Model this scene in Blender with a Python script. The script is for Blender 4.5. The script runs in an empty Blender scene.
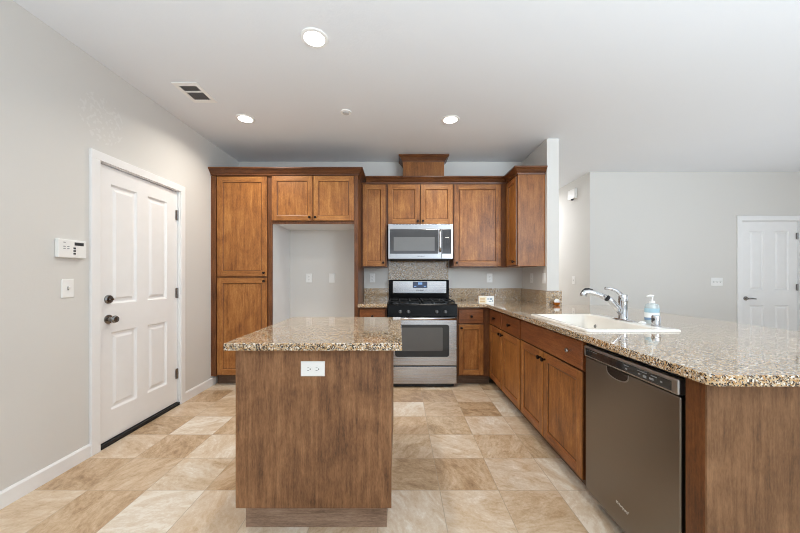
import bpy, bmesh, math, random
from mathutils import Vector, Matrix
random.seed(7)
S = bpy.context.scene
COL = S.collection
PI = math.pi

# ------------------------------------------------------------------ camera, world, daylight, exposure
cam = bpy.data.objects.new('camera', bpy.data.cameras.new('camera'))
COL.objects.link(cam)
cam.location = (0, 0, 1.22)
cam.rotation_euler = (PI/2, 0, 0)
cam.data.sensor_width = 36
cam.data.lens = 318*36/800
cam.data.shift_x = 0.5/800
cam.data.shift_y = 10/800
cam.data.clip_start = 0.02
S.camera = cam
S.view_settings.view_transform = 'Standard'
S.view_settings.look = 'None'
S.view_settings.gamma = 1
S.view_settings.use_curve_mapping = False
S.view_settings.exposure = 0.12
S.cycles.max_bounces = 14
S.cycles.diffuse_bounces = 8
S.cycles.filter_width = 1.0

w = bpy.data.worlds.new('daylight'); S.world = w; w.use_nodes = True
w.node_tree.nodes['Background'].inputs[0].default_value = (0.82, 0.9, 1, 1)
w.node_tree.nodes['Background'].inputs[1].default_value = 0.6

def area(name, loc, rot, sx, sy, power, color=(1, 1, 1), shape='RECTANGLE', spread=PI):
    l = bpy.data.lights.new(name, 'AREA'); l.shape = shape
    l.size = sx; l.size_y = sy; l.energy = power; l.color = color; l.spread = spread
    o = bpy.data.objects.new(name, l); COL.objects.link(o)
    o.location = loc; o.rotation_euler = rot
    return o
# daylight coming in through the openings behind the camera and on the far right
area('daylight_patio_door', (0.6, -3.35, 1.15), (PI/2+0.2, 0, 0), 2.6, 2.1, 25, (0.78, 0.90, 1))
area('daylight_rear_window', (4.2, -3.35, 1.4), (PI/2, 0, 0), 2.4, 1.6, 7, (0.80, 0.91, 1))
area('daylight_right_window', (6.75, 1.2, 1.5), (PI/2, 0, PI/2), 3.0, 1.7, 12, (0.84, 0.92, 1))
area('bounce_fill', (1.0, -1.1, 0.55), (PI, 0, 0), 6.0, 3.2, 142, (0.77, 0.895, 1), spread=math.radians(140))  # added fill light aimed up to brighten the ceiling, no fixture in the room
area('bounce_fill_dining', (4.4, 2.9, 0.55), (PI, 0, 0), 3.0, 2.6, 12, (0.84, 0.91, 1), spread=math.radians(140))  # added upward fill for the dining side, not a lamp of the room
area('forward_fill', (2.75, -1.6, 1.98), (PI/2+0.46, 0, 0.22), 1.9, 0.9, 60, (0.78, 0.90, 1), spread=math.radians(110))  # added fill from behind the camera, brightens the back wall and ceiling
area('hallway_lamp', (2.25, 6.2, 2.66), (0, 0, 0), 0.3, 0.3, 34, (0.96, 0.97, 1))

# ------------------------------------------------------------------ mesh helpers
class MB:
    """collects shapes in world coordinates, built as ONE mesh object"""
    def __init__(s): s.bm = bmesh.new()
    def _merge(s, t, mi=0, smooth=False):
        for f in t.faces: f.material_index = mi; f.smooth = smooth
        me = bpy.data.meshes.new('t'); t.to_mesh(me); t.free()
        s.bm.from_mesh(me); bpy.data.meshes.remove(me); return s
    def box(s, x0, x1, y0, y1, z0, z1, bev=0, seg=2, mi=0):
        t = bmesh.new()
        v = [t.verts.new(p) for p in ((x0,y0,z0),(x1,y0,z0),(x1,y1,z0),(x0,y1,z0),(x0,y0,z1),(x1,y0,z1),(x1,y1,z1),(x0,y1,z1))]
        for q in ((3,2,1,0),(4,5,6,7),(0,1,5,4),(1,2,6,5),(2,3,7,6),(3,0,4,7)): t.faces.new([v[i] for i in q])
        if bev: bmesh.ops.bevel(t, geom=t.edges[:], offset=bev, segments=seg, affect='EDGES', profile=0.5)
        return s._merge(t, mi)
    def cyl(s, p0, p1, r0, r1=None, n=24, mi=0, bev=0):
        r1 = r0 if r1 is None else r1
        p0 = Vector(p0); p1 = Vector(p1); h = (p1-p0).length
        pr = [(0,0),(r0,0),(r1,h),(0,h)] if not bev else [(0,0),(r0-bev,0),(r0,bev),(r1,h-bev),(r1-bev,h),(0,h)]
        return s.lathe(p0, pr, (p1-p0), n, mi)
    def lathe(s, c, prof, axis=(0,0,1), n=28, mi=0, sx=1, sy=1):
        t = bmesh.new(); rings = []
        for r, z in prof:
            if r < 1e-6: rings.append([t.verts.new((0,0,z))])
            else: rings.append([t.verts.new((r*sx*math.cos(2*PI*k/n), r*sy*math.sin(2*PI*k/n), z)) for k in range(n)])
        for a, b in zip(rings, rings[1:]):
            if len(a) == 1 and len(b) == 1: continue
            for k in range(n):
                k2 = (k+1) % n
                if len(a) == 1: t.faces.new((a[0], b[k2], b[k]))
                elif len(b) == 1: t.faces.new((a[k], a[k2], b[0]))
                else: t.faces.new((a[k], a[k2], b[k2], b[k]))
        bmesh.ops.recalc_face_normals(t, faces=t.faces[:])
        q = Vector((0,0,1)).rotation_difference(Vector(axis).normalized())
        bmesh.ops.transform(t, matrix=Matrix.Translation(Vector(c)) @ q.to_matrix().to_4x4(), verts=t.verts[:])
        for e in t.edges:
            if len(e.link_faces) == 2 and e.calc_face_angle(0) > 0.6: e.smooth = False
        return s._merge(t, mi, True)
    def tube(s, pts, r, n=14, mi=0):
        pts = [Vector(p) for p in pts]; rr = r if isinstance(r, (list, tuple)) else [r]*len(pts)
        t = bmesh.new(); rings = []; prev = None
        for i, p in enumerate(pts):
            d = (pts[min(i+1, len(pts)-1)] - pts[max(i-1, 0)]).normalized()
            if prev is None: a = d.orthogonal().normalized()
            else: a = (prev - d*prev.dot(d)).normalized()
            prev = a; b = d.cross(a)
            rings.append([t.verts.new(p + rr[i]*(a*math.cos(2*PI*k/n) + b*math.sin(2*PI*k/n))) for k in range(n)])
        for a, b in zip(rings, rings[1:]):
            for k in range(n): t.faces.new((a[k], a[(k+1)%n], b[(k+1)%n], b[k]))
        t.faces.new(rings[0][::-1]); t.faces.new(rings[-1])
        bmesh.ops.recalc_face_normals(t, faces=t.faces[:])
        return s._merge(t, mi, True)
    def prism(s, pts, d, mi=0, bev=0):
        """planar polygon (3-D points) extruded by vector d"""
        t = bmesh.new(); d = Vector(d)
        a = [t.verts.new(p) for p in pts]; b = [t.verts.new(Vector(p)+d) for p in pts]
        t.faces.new(a); t.faces.new(b[::-1]); n = len(a)
        for k in range(n): t.faces.new((a[k], b[k], b[(k+1)%n], a[(k+1)%n]))
        bmesh.ops.recalc_face_normals(t, faces=t.faces[:])
        if bev: bmesh.ops.bevel(t, geom=t.edges[:], offset=bev, segments=2, affect='EDGES', profile=0.5)
        return s._merge(t, mi)
    def sweep(s, path, prof, mi=0):
        """profile (out, z) swept along an XY path, out = right-hand side of travel, mitred"""
        P = [Vector((p[0], p[1])) for p in path]; t = bmesh.new(); rings = []
        for i, p in enumerate(P):
            ds = []
            if i: ds.append((p-P[i-1]).normalized())
            if i < len(P)-1: ds.append((P[i+1]-p).normalized())
            ns = [Vector((d.y, -d.x)) for d in ds]
            m = ns[0] if len(ns) == 1 else (ns[0]+ns[1])/(1+ns[0].dot(ns[1]))
            rings.append([t.verts.new((p.x+m.x*o, p.y+m.y*o, z)) for o, z in prof])
        n = len(prof)
        for a, b in zip(rings, rings[1:]):
            for k in range(n): t.faces.new((a[k], a[(k+1)%n], b[(k+1)%n], b[k]))
        t.faces.new(rings[0]); t.faces.new(rings[-1][::-1])
        bmesh.ops.recalc_face_normals(t, faces=t.faces[:])
        return s._merge(t, mi)
    def panels(s, F, us, vs, cells, prof, depth, rail=0, back=True, outer=0.003):
        """slab front on frame F=(o,u,v,n): flat grid us x vs; the cells listed get a moulded recess prof [(inset, height)];
        faces above / below a recess are given material rail"""
        o, u, v, n = (Vector(q) for q in F); P = lambda a, b, d: o + u*a + v*b + n*d
        t = bmesh.new(); glz = 2 if rail else 0
        def quad(pts, mi):
            f = t.faces.new([t.verts.new(p) for p in pts]); f.material_index = mi
        U0, U1, V0, V1 = us[0], us[-1], vs[0], vs[-1]; e = outer
        U = [U0+e]+us[1:-1]+[U1-e]; V = [V0+e]+vs[1:-1]+[V1-e]
        for i in range(len(us)-1):
            for j in range(len(vs)-1):
                a0, a1, b0, b1 = U[i], U[i+1], V[j], V[j+1]
                if (i, j) in cells:
                    pi, ph = 0, depth
                    for pk, (ins, h) in enumerate(prof):
                        A = ((a0+pi,b0+pi),(a1-pi,b0+pi),(a1-pi,b1-pi),(a0+pi,b1-pi)); B = ((a0+ins,b0+ins),(a1-ins,b0+ins),(a1-ins,b1-ins),(a0+ins,b1-ins))
                        for k in range(4):
                            k2 = (k+1)%4
                            quad([P(*A[k],ph), P(*A[k2],ph), P(*B[k2],depth+h), P(*B[k],depth+h)], glz if pk == 2 else (rail if k in (0,2) else 0))
                        pi, ph = ins, depth+h
                    quad([P(a0+pi,b0+pi,ph), P(a1-pi,b0+pi,ph), P(a1-pi,b1-pi,ph), P(a0+pi,b1-pi,ph)], 0)
                else:
                    mi = rail if (len(us) == 4 and i == 1 and j in (0, len(vs)-2)) else 0
                    quad([P(a0,b0,depth), P(a1,b0,depth), P(a1,b1,depth), P(a0,b1,depth)], mi)
        O = ((U0,V0),(U1,V0),(U1,V1),(U0,V1)); I = ((U0+e,V0+e),(U1-e,V0+e),(U1-e,V1-e),(U0+e,V1-e))
        for k in range(4):
            k2 = (k+1)%4
            quad([P(*O[k],depth-e), P(*O[k2],depth-e), P(*I[k2],depth), P(*I[k],depth)], 0)
            quad([P(*O[k],0), P(*O[k2],0), P(*O[k2],depth-e), P(*O[k],depth-e)], glz)
        quad([P(*q,0) for q in O[::-1]], 0)
        bmesh.ops.remove_doubles(t, verts=t.verts[:], dist=1e-5)
        bmesh.ops.recalc_face_normals(t, faces=t.faces[:])
        me = bpy.data.meshes.new('t'); t.to_mesh(me); t.free(); s.bm.from_mesh(me); bpy.data.meshes.remove(me)
        return s
    def build(s, name, mats, parent=None, loc=None):
        me = bpy.data.meshes.new(name)
        if parent is not None:
            org = Vector(parent.get('_o', (0,0,0)))
        else: org = Vector(loc) if loc else Vector((0,0,0))
        bmesh.ops.translate(s.bm, vec=-org, verts=s.bm.verts[:])
        s.bm.to_mesh(me); s.bm.free()
        for m in (mats if isinstance(mats, (list, tuple)) else [mats]): me.materials.append(m)
        o = bpy.data.objects.new(name, me); COL.objects.link(o)
        o['_o'] = tuple(org)
        if parent is not None: o.parent = parent
        else: o.location = org
        return o

def tag(o, label, cat, group=None):
    o['label'] = label; o['category'] = cat
    if group: o['group'] = group
    return o
def thing(name, loc, label, cat, group=None):
    o = bpy.data.objects.new(name, None); COL.objects.link(o)
    o.empty_display_size = 0.05; o.location = loc; o['_o'] = tuple(loc)
    return tag(o, label, cat, group)
def struct(o, label=None, cat=None):
    o['kind'] = 'structure'
    if label: o['label'] = label; o['category'] = cat
    return o
def text_mesh(name, body, size, M, mat, parent, shear=0.0, extrude=0.0004, space=1.0):
    c = bpy.data.curves.new(name, 'FONT'); c.body = body; c.size = size; c.shear = shear
    c.extrude = extrude; c.align_x = 'CENTER'; c.align_y = 'CENTER'; c.space_character = space
    t = bpy.data.objects.new(name, c); COL.objects.link(t)
    dg = bpy.context.evaluated_depsgraph_get(); dg.update()
    me = bpy.data.meshes.new_from_object(t.evaluated_get(dg)); bpy.data.objects.remove(t)
    org = Vector(parent.get('_o', (0,0,0)))
    me.transform(Matrix.Translation(-org) @ M); me.materials.clear(); me.materials.append(mat)
    me.name = name
    o = bpy.data.objects.new(name, me); COL.objects.link(o); o.parent = parent; o['_o'] = tuple(org)
    return o
def basis(o, u, v, n):
    return Matrix(((u[0],v[0],n[0],o[0]),(u[1],v[1],n[1],o[1]),(u[2],v[2],n[2],o[2]),(0,0,0,1)))

# ------------------------------------------------------------------ materials
def srgb(r, g, b):
    f = lambda c: (c/255/12.92 if c/255 <= 0.04045 else ((c/255+0.055)/1.055)**2.4)
    return (f(r), f(g), f(b), 1)
class NT:
    def __init__(s, name, rough=0.5, metal=0.0):
        s.m = bpy.data.materials.new(name); s.m.use_nodes = True
        s.t = s.m.node_tree; s.b = s.t.nodes['Principled BSDF']
        s.b.inputs['Roughness'].default_value = rough; s.b.inputs['Metallic'].default_value = metal
    def n(s, typ, ins=None, **kw):
        x = s.t.nodes.new(typ)
        for k, v in kw.items(): setattr(x, k, v)
        for k, v in (ins or {}).items():
            if hasattr(v, 'is_linked') or hasattr(v, 'links'): s.t.links.new(v, x.inputs[k])
            else: x.inputs[k].default_value = v
        return x
    def math(s, op, a, b=0.0):
        return s.n('ShaderNodeMath', {0: a, 1: b}, operation=op).outputs[0]
    def vm(s, op, a, b=(0,0,0)):
        return s.n('ShaderNodeVectorMath', {0: a, 1: b}, operation=op).outputs[0]
    def ramp(s, fac, stops, interp='LINEAR'):
        r = s.n('ShaderNodeValToRGB', {0: fac}); r.color_ramp.interpolation = interp; e = r.color_ramp.elements
        while len(e) < len(stops): e.new(0.5)
        for x, (p, c) in zip(e, stops): x.position = p; x.color = c if len(c) == 4 else (*c, 1)
        return r.outputs[0]
    def mix(s, f, a, b, typ='MIX'):
        x = s.n('ShaderNodeMix', data_type='RGBA', blend_type=typ)
        for k, v in ((0, f), (6, a), (7, b)):
            if hasattr(v, 'links'): s.t.links.new(v, x.inputs[k])
            else: x.inputs[k].default_value = v
        return x.outputs[2]
    def noise(s, vec, scale, detail=2, rough=0.5, dist=0.0):
        return s.n('ShaderNodeTexNoise', {'Vector': vec, 'Scale': scale, 'Detail': detail, 'Roughness': rough, 'Distortion': dist}).outputs[0]
    def obj(s): return s.n('ShaderNodeTexCoord').outputs['Object']
    def set(s, k, v):
        if hasattr(v, 'links'): s.t.links.new(v, s.b.inputs[k])
        else: s.b.inputs[k].default_value = v
    def bump(s, h, strength, dist=0.01):
        s.set('Normal', s.n('ShaderNodeBump', {'Height': h, 'Strength': strength, 'Distance': dist}).outputs[0])

def plain(name, col, rough=0.5, metal=0.0, spec=None, emit=None, strength=0):
    k = NT(name, rough, metal)
    v = k.obj(); nz = k.noise(v, 9.0, 2)
    k.set('Base Color', k.mix(nz, tuple(c*0.97 for c in col[:3])+(1,), tuple(min(1, c*1.03) for c in col[:3])+(1,)))
    if spec is not None: k.set('Specular IOR Level', spec)
    if emit: k.set('Emission Color', emit); k.set('Emission Strength', strength)
    return k.m
def wall_mat(name, col, bump=0.12, patch=None):
    k = NT(name, 0.75); v = k.obj()
    c = k.mix(k.noise(v, 1.3, 3), tuple(x*0.975 for x in col[:3])+(1,), col)
    h = k.noise(v, 55, 3, 0.6)
    if patch:
        d = k.n('ShaderNodeVectorMath', {0: v, 1: patch}, operation='DISTANCE').outputs['Value']
        m = k.math('MULTIPLY', k.math('LESS_THAN', d, 0.17), k.math('GREATER_THAN', k.noise(v, 38, 3), 0.56))
        c = k.mix(k.math('MULTIPLY', m, 0.2), c, (0.9, 0.9, 0.89, 1))
    k.set('Base Color', c); k.bump(h, bump, 0.004); k.set('Specular IOR Level', 0.25)
    return k.m
def wood(name, dark, mid, light, axis='z', rough=0.38, fig=1.0, seed=0.0):
    k = NT(name, rough); v = k.obj()
    rnd = k.n('ShaderNodeObjectInfo').outputs['Random']
    off = k.vm('SCALE', (13.1, 7.7, 9.3)); off.node.inputs['Scale'].default_value = 1; k.t.links.new(k.math('ADD', rnd, seed), off.node.inputs['Scale'])
    v = k.vm('ADD', v, off)
    lo, hi = 1.0, 14.0
    sc = {'z': (hi, hi, lo), 'x': (lo, hi, hi), 'y': (hi, lo, hi)}[axis]
    vg = k.vm('MULTIPLY', v, sc)
    g1 = k.noise(vg, 2.2, 5, 0.6, 0.6)
    g2 = k.noise(vg, 9.0, 3, 0.6)
    bl = k.noise(k.vm('MULTIPLY', v, tuple(1.0 if q == lo else 1.6 for q in sc)), 3.0, 4, 0.6, 1.2)
    ps = tuple(45 if q == lo else 190 for q in sc)
    g3 = k.noise(k.vm('MULTIPLY', v, ps), 1.0, 3, 0.7)
    f = k.math('ADD', k.math('MULTIPLY', g1, 0.36*fig), k.math('ADD', k.math('ADD', k.math('MULTIPLY', g2, 0.24), k.math('MULTIPLY', g3, 0.30)), k.math('MULTIPLY', bl, 0.34*fig)))
    f = k.math('ADD', f, k.math('MULTIPLY', k.math('SUBTRACT', rnd, 0.5), 0.05))
    m0 = 0.27+0.35*fig
    c = k.ramp(f, [(m0-0.17, dark), (m0, mid), (m0+0.17, light)])
    k.set('Base Color', c); k.bump(g2, 0.05, 0.002); k.set('Specular IOR Level', 0.4)
    return k.m
def granite(name, warm=1.0):
    k = NT(name, 0.05); v = k.obj()
    v = k.vm('ADD', v, k.vm('SCALE', k.n('ShaderNodeTexNoise', {'Vector': v, 'Scale': 60.0}).outputs[1]))
    v.node.inputs[1].links[0].from_node.inputs['Scale'].default_value = 0.006
    c1 = k.n('ShaderNodeTexVoronoi', {'Vector': v, 'Scale': 185.0}).outputs['Color']
    c2 = k.n('ShaderNodeTexVoronoi', {'Vector': v, 'Scale': 225.0}).outputs['Color']
    r1 = k.n('ShaderNodeSeparateColor', {0: c1}).outputs[0]; r2 = k.n('ShaderNodeSeparateColor', {0: c2}).outputs[1]
    base = k.ramp(r1, [(0, srgb(198, 180, 154)), (0.28, srgb(196, 163, 120)), (0.5, srgb(178, 138, 92)), (0.66, srgb(152, 138, 122)), (0.78, srgb(226, 220, 210)), (0.9, srgb(116, 92, 70))], 'CONSTANT')
    cl = k.noise(v, 28, 3)
    dk = k.math('LESS_THAN', k.math('ADD', r2, k.math('MULTIPLY', k.math('SUBTRACT', cl, 0.5), 0.35)), 0.2)
    c = k.mix(dk, base, srgb(52, 47, 44))
    k.set('Base Color', c); k.set('IOR', 1.5); k.set('Coat Weight', 0.5); k.set('Coat Roughness', 0.04)
    return k.m
def floor_mat():
    k = NT('stone_tile', 0.28); v = k.obj()
    sp = k.n('ShaderNodeSeparateXYZ', {0: v})
    tx = k.math('DIVIDE', k.math('ADD', sp.outputs[0], 1.78+33.5), 0.335)
    ty = k.math('DIVIDE', k.math('SUBTRACT', sp.outputs[1], 1.815-31.94), 0.3194)
    ix, iy = k.math('FLOOR', tx), k.math('FLOOR', ty); fx, fy = k.math('FRACT', tx), k.math('FRACT', ty)
    idv = k.n('ShaderNodeCombineXYZ', {0: ix, 1: iy, 2: 3.0}).outputs[0]
    wn = k.n('ShaderNodeTexWhiteNoise', {'Vector': idv}, noise_dimensions='3D')
    rnd = wn.outputs['Value']; rc = k.n('ShaderNodeSeparateColor', {0: wn.outputs['Color']})
    ang = k.math('MULTIPLY', k.math('ROUND', k.math('MULTIPLY', rc.outputs[0], 7.0)), PI/4)
    ang = k.math('ADD', ang, 0.45)
    rot = k.n('ShaderNodeVectorRotate', {'Vector': v, 'Angle': ang}, rotation_type='Z_AXIS').outputs[0]
    rot = k.vm('ADD', rot, k.vm('SCALE', wn.outputs['Color'])); rot.node.inputs[1].links[0].from_node.inputs['Scale'].default_value = 40
    st = k.vm('MULTIPLY', rot, (1.0, 2.1, 1.0))
    big = k.noise(st, 3.4, 8, 0.70, 1.0); fine = k.noise(st, 17, 8, 0.78, 0.6); pit = k.noise(rot, 60, 5, 0.8)
    tone = k.math('ADD', k.math('MULTIPLY', k.math('SUBTRACT', rnd, 0.5), 0.34), k.math('ADD', k.math('MULTIPLY', big, 0.80), k.math('ADD', k.math('MULTIPLY', fine, 0.52), k.math('MULTIPLY', pit, 0.26))))
    c = k.ramp(tone, [(0.48, srgb(152, 124, 94)), (0.64, srgb(192, 166, 134)), (0.77, srgb(212, 191, 164)), (0.93, srgb(226, 214, 197)), (1.0, srgb(236, 229, 217))])
    c = k.mix(k.math('MULTIPLY', rc.outputs[2], 0.30), c, k.mix(1.0, c, srgb(226, 196, 160), 'MULTIPLY'))
    ed = k.math('MINIMUM', k.math('MINIMUM', fx, k.math('SUBTRACT', 1.0, fx)), k.math('MINIMUM', fy, k.math('SUBTRACT', 1.0, fy)))
    gr = k.math('LESS_THAN', ed, 0.0065)
    c = k.mix(k.math('MULTIPLY', gr, 0.7), c, srgb(176, 158, 136))
    k.set('Base Color', c)
    k.set('Roughness', k.math('ADD', 0.24, k.math('MULTIPLY', fine, 0.2)))
    k.bump(k.math('ADD', k.math('MULTIPLY', gr, -1.0), k.math('MULTIPLY', pit, 0.2)), 0.25, 0.003)
    k.set('Specular IOR Level', 0.4)
    return k.m
def brushed(name, col, rough=0.3, axis='x'):
    k = NT(name, rough, 1.0); v = k.obj()
    sc = {'x': (1, 300, 300), 'y': (300, 1, 300), 'z': (300, 300, 1)}[axis]
    nz = k.noise(k.vm('MULTIPLY', v, sc), 1.0, 3)
    k.set('Base Color', k.mix(nz, tuple(c*0.96 for c in col[:3])+(1,), col))
    k.set('Roughness', k.math('ADD', rough-0.02, k.math('MULTIPLY', nz, 0.04)))
    return k.m

M = {}
M['wall'] = wall_mat('wall_paint', srgb(217, 215, 211))
M['wall_patched'] = wall_mat('wall_paint_patched', srgb(217, 215, 211), patch=(-2.1, 2.25, 2.33))
M['ceiling'] = wall_mat('ceiling_paint', srgb(228, 231, 235), 0.2)
M['floor'] = floor_mat()
M['white'] = plain('white_semigloss', srgb(238, 238, 238), 0.35)
M['white_plastic'] = plain('white_plastic', srgb(238, 238, 236), 0.35)
M['cab'] = wood('stained_maple', srgb(100, 58, 26), srgb(154, 98, 48), srgb(194, 137, 75), 'z')
M['cab_h'] = wood('stained_maple_cross', srgb(108, 63, 29), srgb(157, 102, 51), srgb(192, 135, 76), 'x')
M['cab_hy'] = wood('stained_maple_long', srgb(98, 54, 26), srgb(144, 88, 46), srgb(178, 119, 67), 'y')
M['frame'] = wood('stained_maple_frame', srgb(66, 36, 18), srgb(104, 62, 32), srgb(136, 86, 48), 'z')
M['drawer_x'] = wood('drawer_maple_cross', srgb(84, 45, 22), srgb(130, 76, 40), srgb(164, 105, 60), 'x')
M['drawer_y'] = wood('drawer_maple_long', srgb(84, 45, 22), srgb(126, 72, 38), srgb(160, 101, 58), 'y')
M['side'] = wood('stained_maple_side', srgb(90, 50, 22), srgb(140, 87, 42), srgb(174, 117, 64), 'z')
M['glaze'] = wood('dark_glazed_edge', srgb(64, 36, 17), srgb(96, 57, 28), srgb(124, 78, 41), 'z')
M['cab_dark'] = wood('stained_maple_trim', srgb(58, 31, 15), srgb(94, 54, 27), srgb(128, 80, 44), 'x')
M['veneer'] = wood('maple_veneer', srgb(88, 57, 36), srgb(134, 94, 62), srgb(166, 122, 86), 'z', 0.5, 1.2)
M['veneer_dimmed'] = wood('dimmed_maple_veneer', srgb(76, 50, 32), srgb(116, 82, 54), srgb(146, 108, 76), 'z', 0.5, 1.2)  # veneer copy darkened in colour to offset the bright light on the peninsula end
M['toe'] = wood('toe_board', srgb(70, 50, 38), srgb(104, 80, 62), srgb(132, 106, 84), 'x', 0.5)
M['toe_light'] = wood('island_toe_board', srgb(112, 88, 71), srgb(154, 126, 105), srgb(184, 158, 136), 'x', 0.5)
M['granite'] = granite('speckled_granite')
M['steel'] = brushed('brushed_steel', (0.52, 0.52, 0.53, 1), 0.27, 'x')
M['steel_soft'] = brushed('microwave_steel', (0.40, 0.40, 0.41, 1), 0.3, 'x')
M['steel_v'] = brushed('brushed_steel_handle', (0.75, 0.75, 0.76, 1), 0.2, 'z')
M['steel_dark'] = brushed('dark_brushed_steel', (0.25, 0.228, 0.208, 1), 0.3, 'y')
M['steel_grey'] = brushed('grey_brushed_steel', (0.44, 0.44, 0.44, 1), 0.32, 'y')
M['pocket'] = plain('pocket_steel', srgb(70, 66, 64), 0.25, 0.9)
M['chrome'] = plain('chrome', (0.62, 0.62, 0.63, 1), 0.08, 1.0)
M['nickel'] = plain('satin_nickel', srgb(140, 138, 136), 0.25, 1.0)
M['bronze'] = plain('dark_bronze', srgb(46, 34, 28), 0.35, 0.8)
M['black'] = plain('black_enamel', srgb(12, 12, 13), 0.25, spec=0.12)
M['black_matte'] = plain('black_rubber', srgb(20, 21, 23), 0.6)
M['black_glass'] = plain('dark_glass', srgb(40, 41, 42), 0.05)
M['grey_glass'] = plain('grey_oven_glass', srgb(88, 86, 84), 0.08)
M['mw_frame'] = plain('microwave_black_glass', srgb(66, 67, 70), 0.06)
M['mw_glass'] = plain('microwave_window_screen', srgb(112, 114, 116), 0.1)
M['iron'] = plain('cast_iron', srgb(18, 18, 18), 0.55, spec=0.3)
M['porcelain'] = plain('white_porcelain', srgb(234, 230, 222), 0.1)
M['lamp'] = plain('lamp_lens', (1, 1, 1, 1), 0.5, emit=(1, 0.97, 0.92, 1), strength=9)
M['lcd'] = plain('blue_display', srgb(40, 52, 78), 0.1, emit=srgb(60, 84, 130), strength=0.08)
M['lcd_lit'] = plain('lit_digits', srgb(120, 160, 210), 0.2, emit=srgb(120, 160, 220), strength=0.35)
M['vent_grey'] = plain('vent_grey', srgb(96, 98, 100), 0.5)
M['pale_grey'] = plain('pale_grey', srgb(196, 196, 196), 0.5)
M['grey'] = plain('grey_plastic', srgb(140, 142, 144), 0.5)
M['dark_grey'] = plain('charcoal_plastic', srgb(58, 60, 62), 0.4)
M['mark_light'] = plain('light_lettering', srgb(206, 204, 200), 0.4)
M['cream'] = plain('cream_card', srgb(236, 226, 202), 0.6)
M['tan'] = plain('tan_print', srgb(206, 172, 122), 0.6)
M['bluegrey'] = plain('blue_grey_print', srgb(150, 166, 176), 0.6)
M['teal'] = plain('teal_print', srgb(164, 196, 208), 0.5)
M['navy'] = plain('navy_print', srgb(112, 140, 168), 0.5)
k = NT('clear_soap', 0.08); k.set('Base Color', srgb(226, 234, 234)); k.set('Transmission Weight', 0.45); k.set('IOR', 1.35); M['soap'] = k.m
k = NT('amber_glass', 0.06); k.set('Base Color', srgb(214, 128, 44)); k.set('Transmission Weight', 0.5); k.set('IOR', 1.45); M['amber'] = k.m

# ------------------------------------------------------------------ setting
XL, YB, ZC = -2.10, 4.16, 2.72           # left wall, back wall, ceiling
XR, YR, YF, XD, XH = 6.8, -3.4, 4.56, 1.605, 2.73   # right wall, rear wall, far wall, divider, hallway wall
T = 0.12
struct(MB().box(XL-T, XR+T, YR-T, 7.6+T, -0.1, 0).build('floor', M['floor']), 'beige and tan stone tile floor laid in a straight grid', 'floor')
struct(MB().box(XL-T, XR+T, YR-T, 7.6+T, ZC, ZC+0.1).build('ceiling', M['ceiling']), 'flat white textured ceiling', 'ceiling')
b = MB()   # left wall with its doorway
b.box(XL-T, XL, YR, 2.215, 0, ZC).box(XL-T, XL, 3.04, YB+T, 0, ZC).box(XL-T, XL, 2.215, 3.04, 2.035, ZC)
struct(b.build('wall_left', M['wall_patched']), 'light grey painted wall with the white door on the left', 'wall')
struct(MB().box(XL, XD, YB, YB+T, 0, ZC).build('wall_back', M['wall']), 'light grey kitchen back wall behind the cabinets', 'wall')
struct(MB().box(XD, 1.735, 3.46, 7.6, 0, ZC, 0).build('wall_divider', M['wall']), 'stub wall end between the kitchen and the hallway', 'wall')
b = MB(); D0, D1 = 4.895, 5.74
b.box(XH, D0, YF, YF+T, 0, ZC).box(D1, XR, YF, YF+T, 0, ZC).box(D0, D1, YF, YF+T, 2.03, ZC)
struct(b.build('wall_far', M['wall']), 'light grey far wall of the room beyond the counter', 'wall')
struct(MB().box(XH, XH+T, YF+T, 7.6, 0, ZC).build('wall_hallway', M['wall']), 'light grey hallway wall with the white chime box', 'wall')
struct(MB().box(1.735, XH+T, 7.6, 7.6+T, 0, ZC).build('wall_hallway_end', M['wall']), 'wall at the end of the hallway', 'wall')
b = MB()
for x0, x1, z0, z1 in ((-0.7, 1.9, 0.02, 2.15), (3.0, 5.4, 0.6, 2.2)): pass
b.box(XL, -0.7, YR-T, YR, 0, ZC).box(1.9, 3.0, YR-T, YR, 0, ZC).box(5.4, XR, YR-T, YR, 0, ZC)
b.box(-0.7, 1.9, YR-T, YR, 2.2, ZC).box(3.0, 5.4, YR-T, YR, 2.2, ZC).box(3.0, 5.4, YR-T, YR, 0, 0.6)
struct(b.build('wall_rear', M['wall']), 'rear wall with the patio door and window openings', 'wall')
b = MB()
b.box(XR, XR+T, YR, -0.3, 0, ZC).box(XR, XR+T, 2.7, YF+T, 0, ZC).box(XR, XR+T, -0.3, 2.7, 0, 0.65).box(XR, XR+T, -0.3, 2.7, 2.35, ZC)
struct(b.build('wall_right', M['wall']), 'right wall of the far room with a wide window opening', 'wall')

BB = [(0, 0), (0.013, 0), (0.013, 0.078), (0.006, 0.09), (0, 0.09)]
def baseboard(name, path, label):
    struct(MB().sweep(path, BB).build(name, M['white']), label, 'baseboard')
baseboard('baseboard_left', [(XL, YR), (XL, 2.15)], 'white baseboard on the left wall before the door')
baseboard('baseboard_left_back', [(XL, 3.09), (XL, 3.615)], 'short white baseboard between the door and the pantry')
baseboard('baseboard_hallway', [(XH, 7.6), (XH, YF), (D0-0.065, YF)], 'white baseboard around the hallway corner')

def knob(parent, c, n, mat, r=0.016, name='knob'):
    c = Vector(c)
    return MB().lathe(c, [(0,0),(r*0.5,0),(r*0.45,0.012),(r*0.9,0.018),(r,0.024),(r*0.85,0.031),(0,0.033)], n, 18).build(name, mat, parent)

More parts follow.
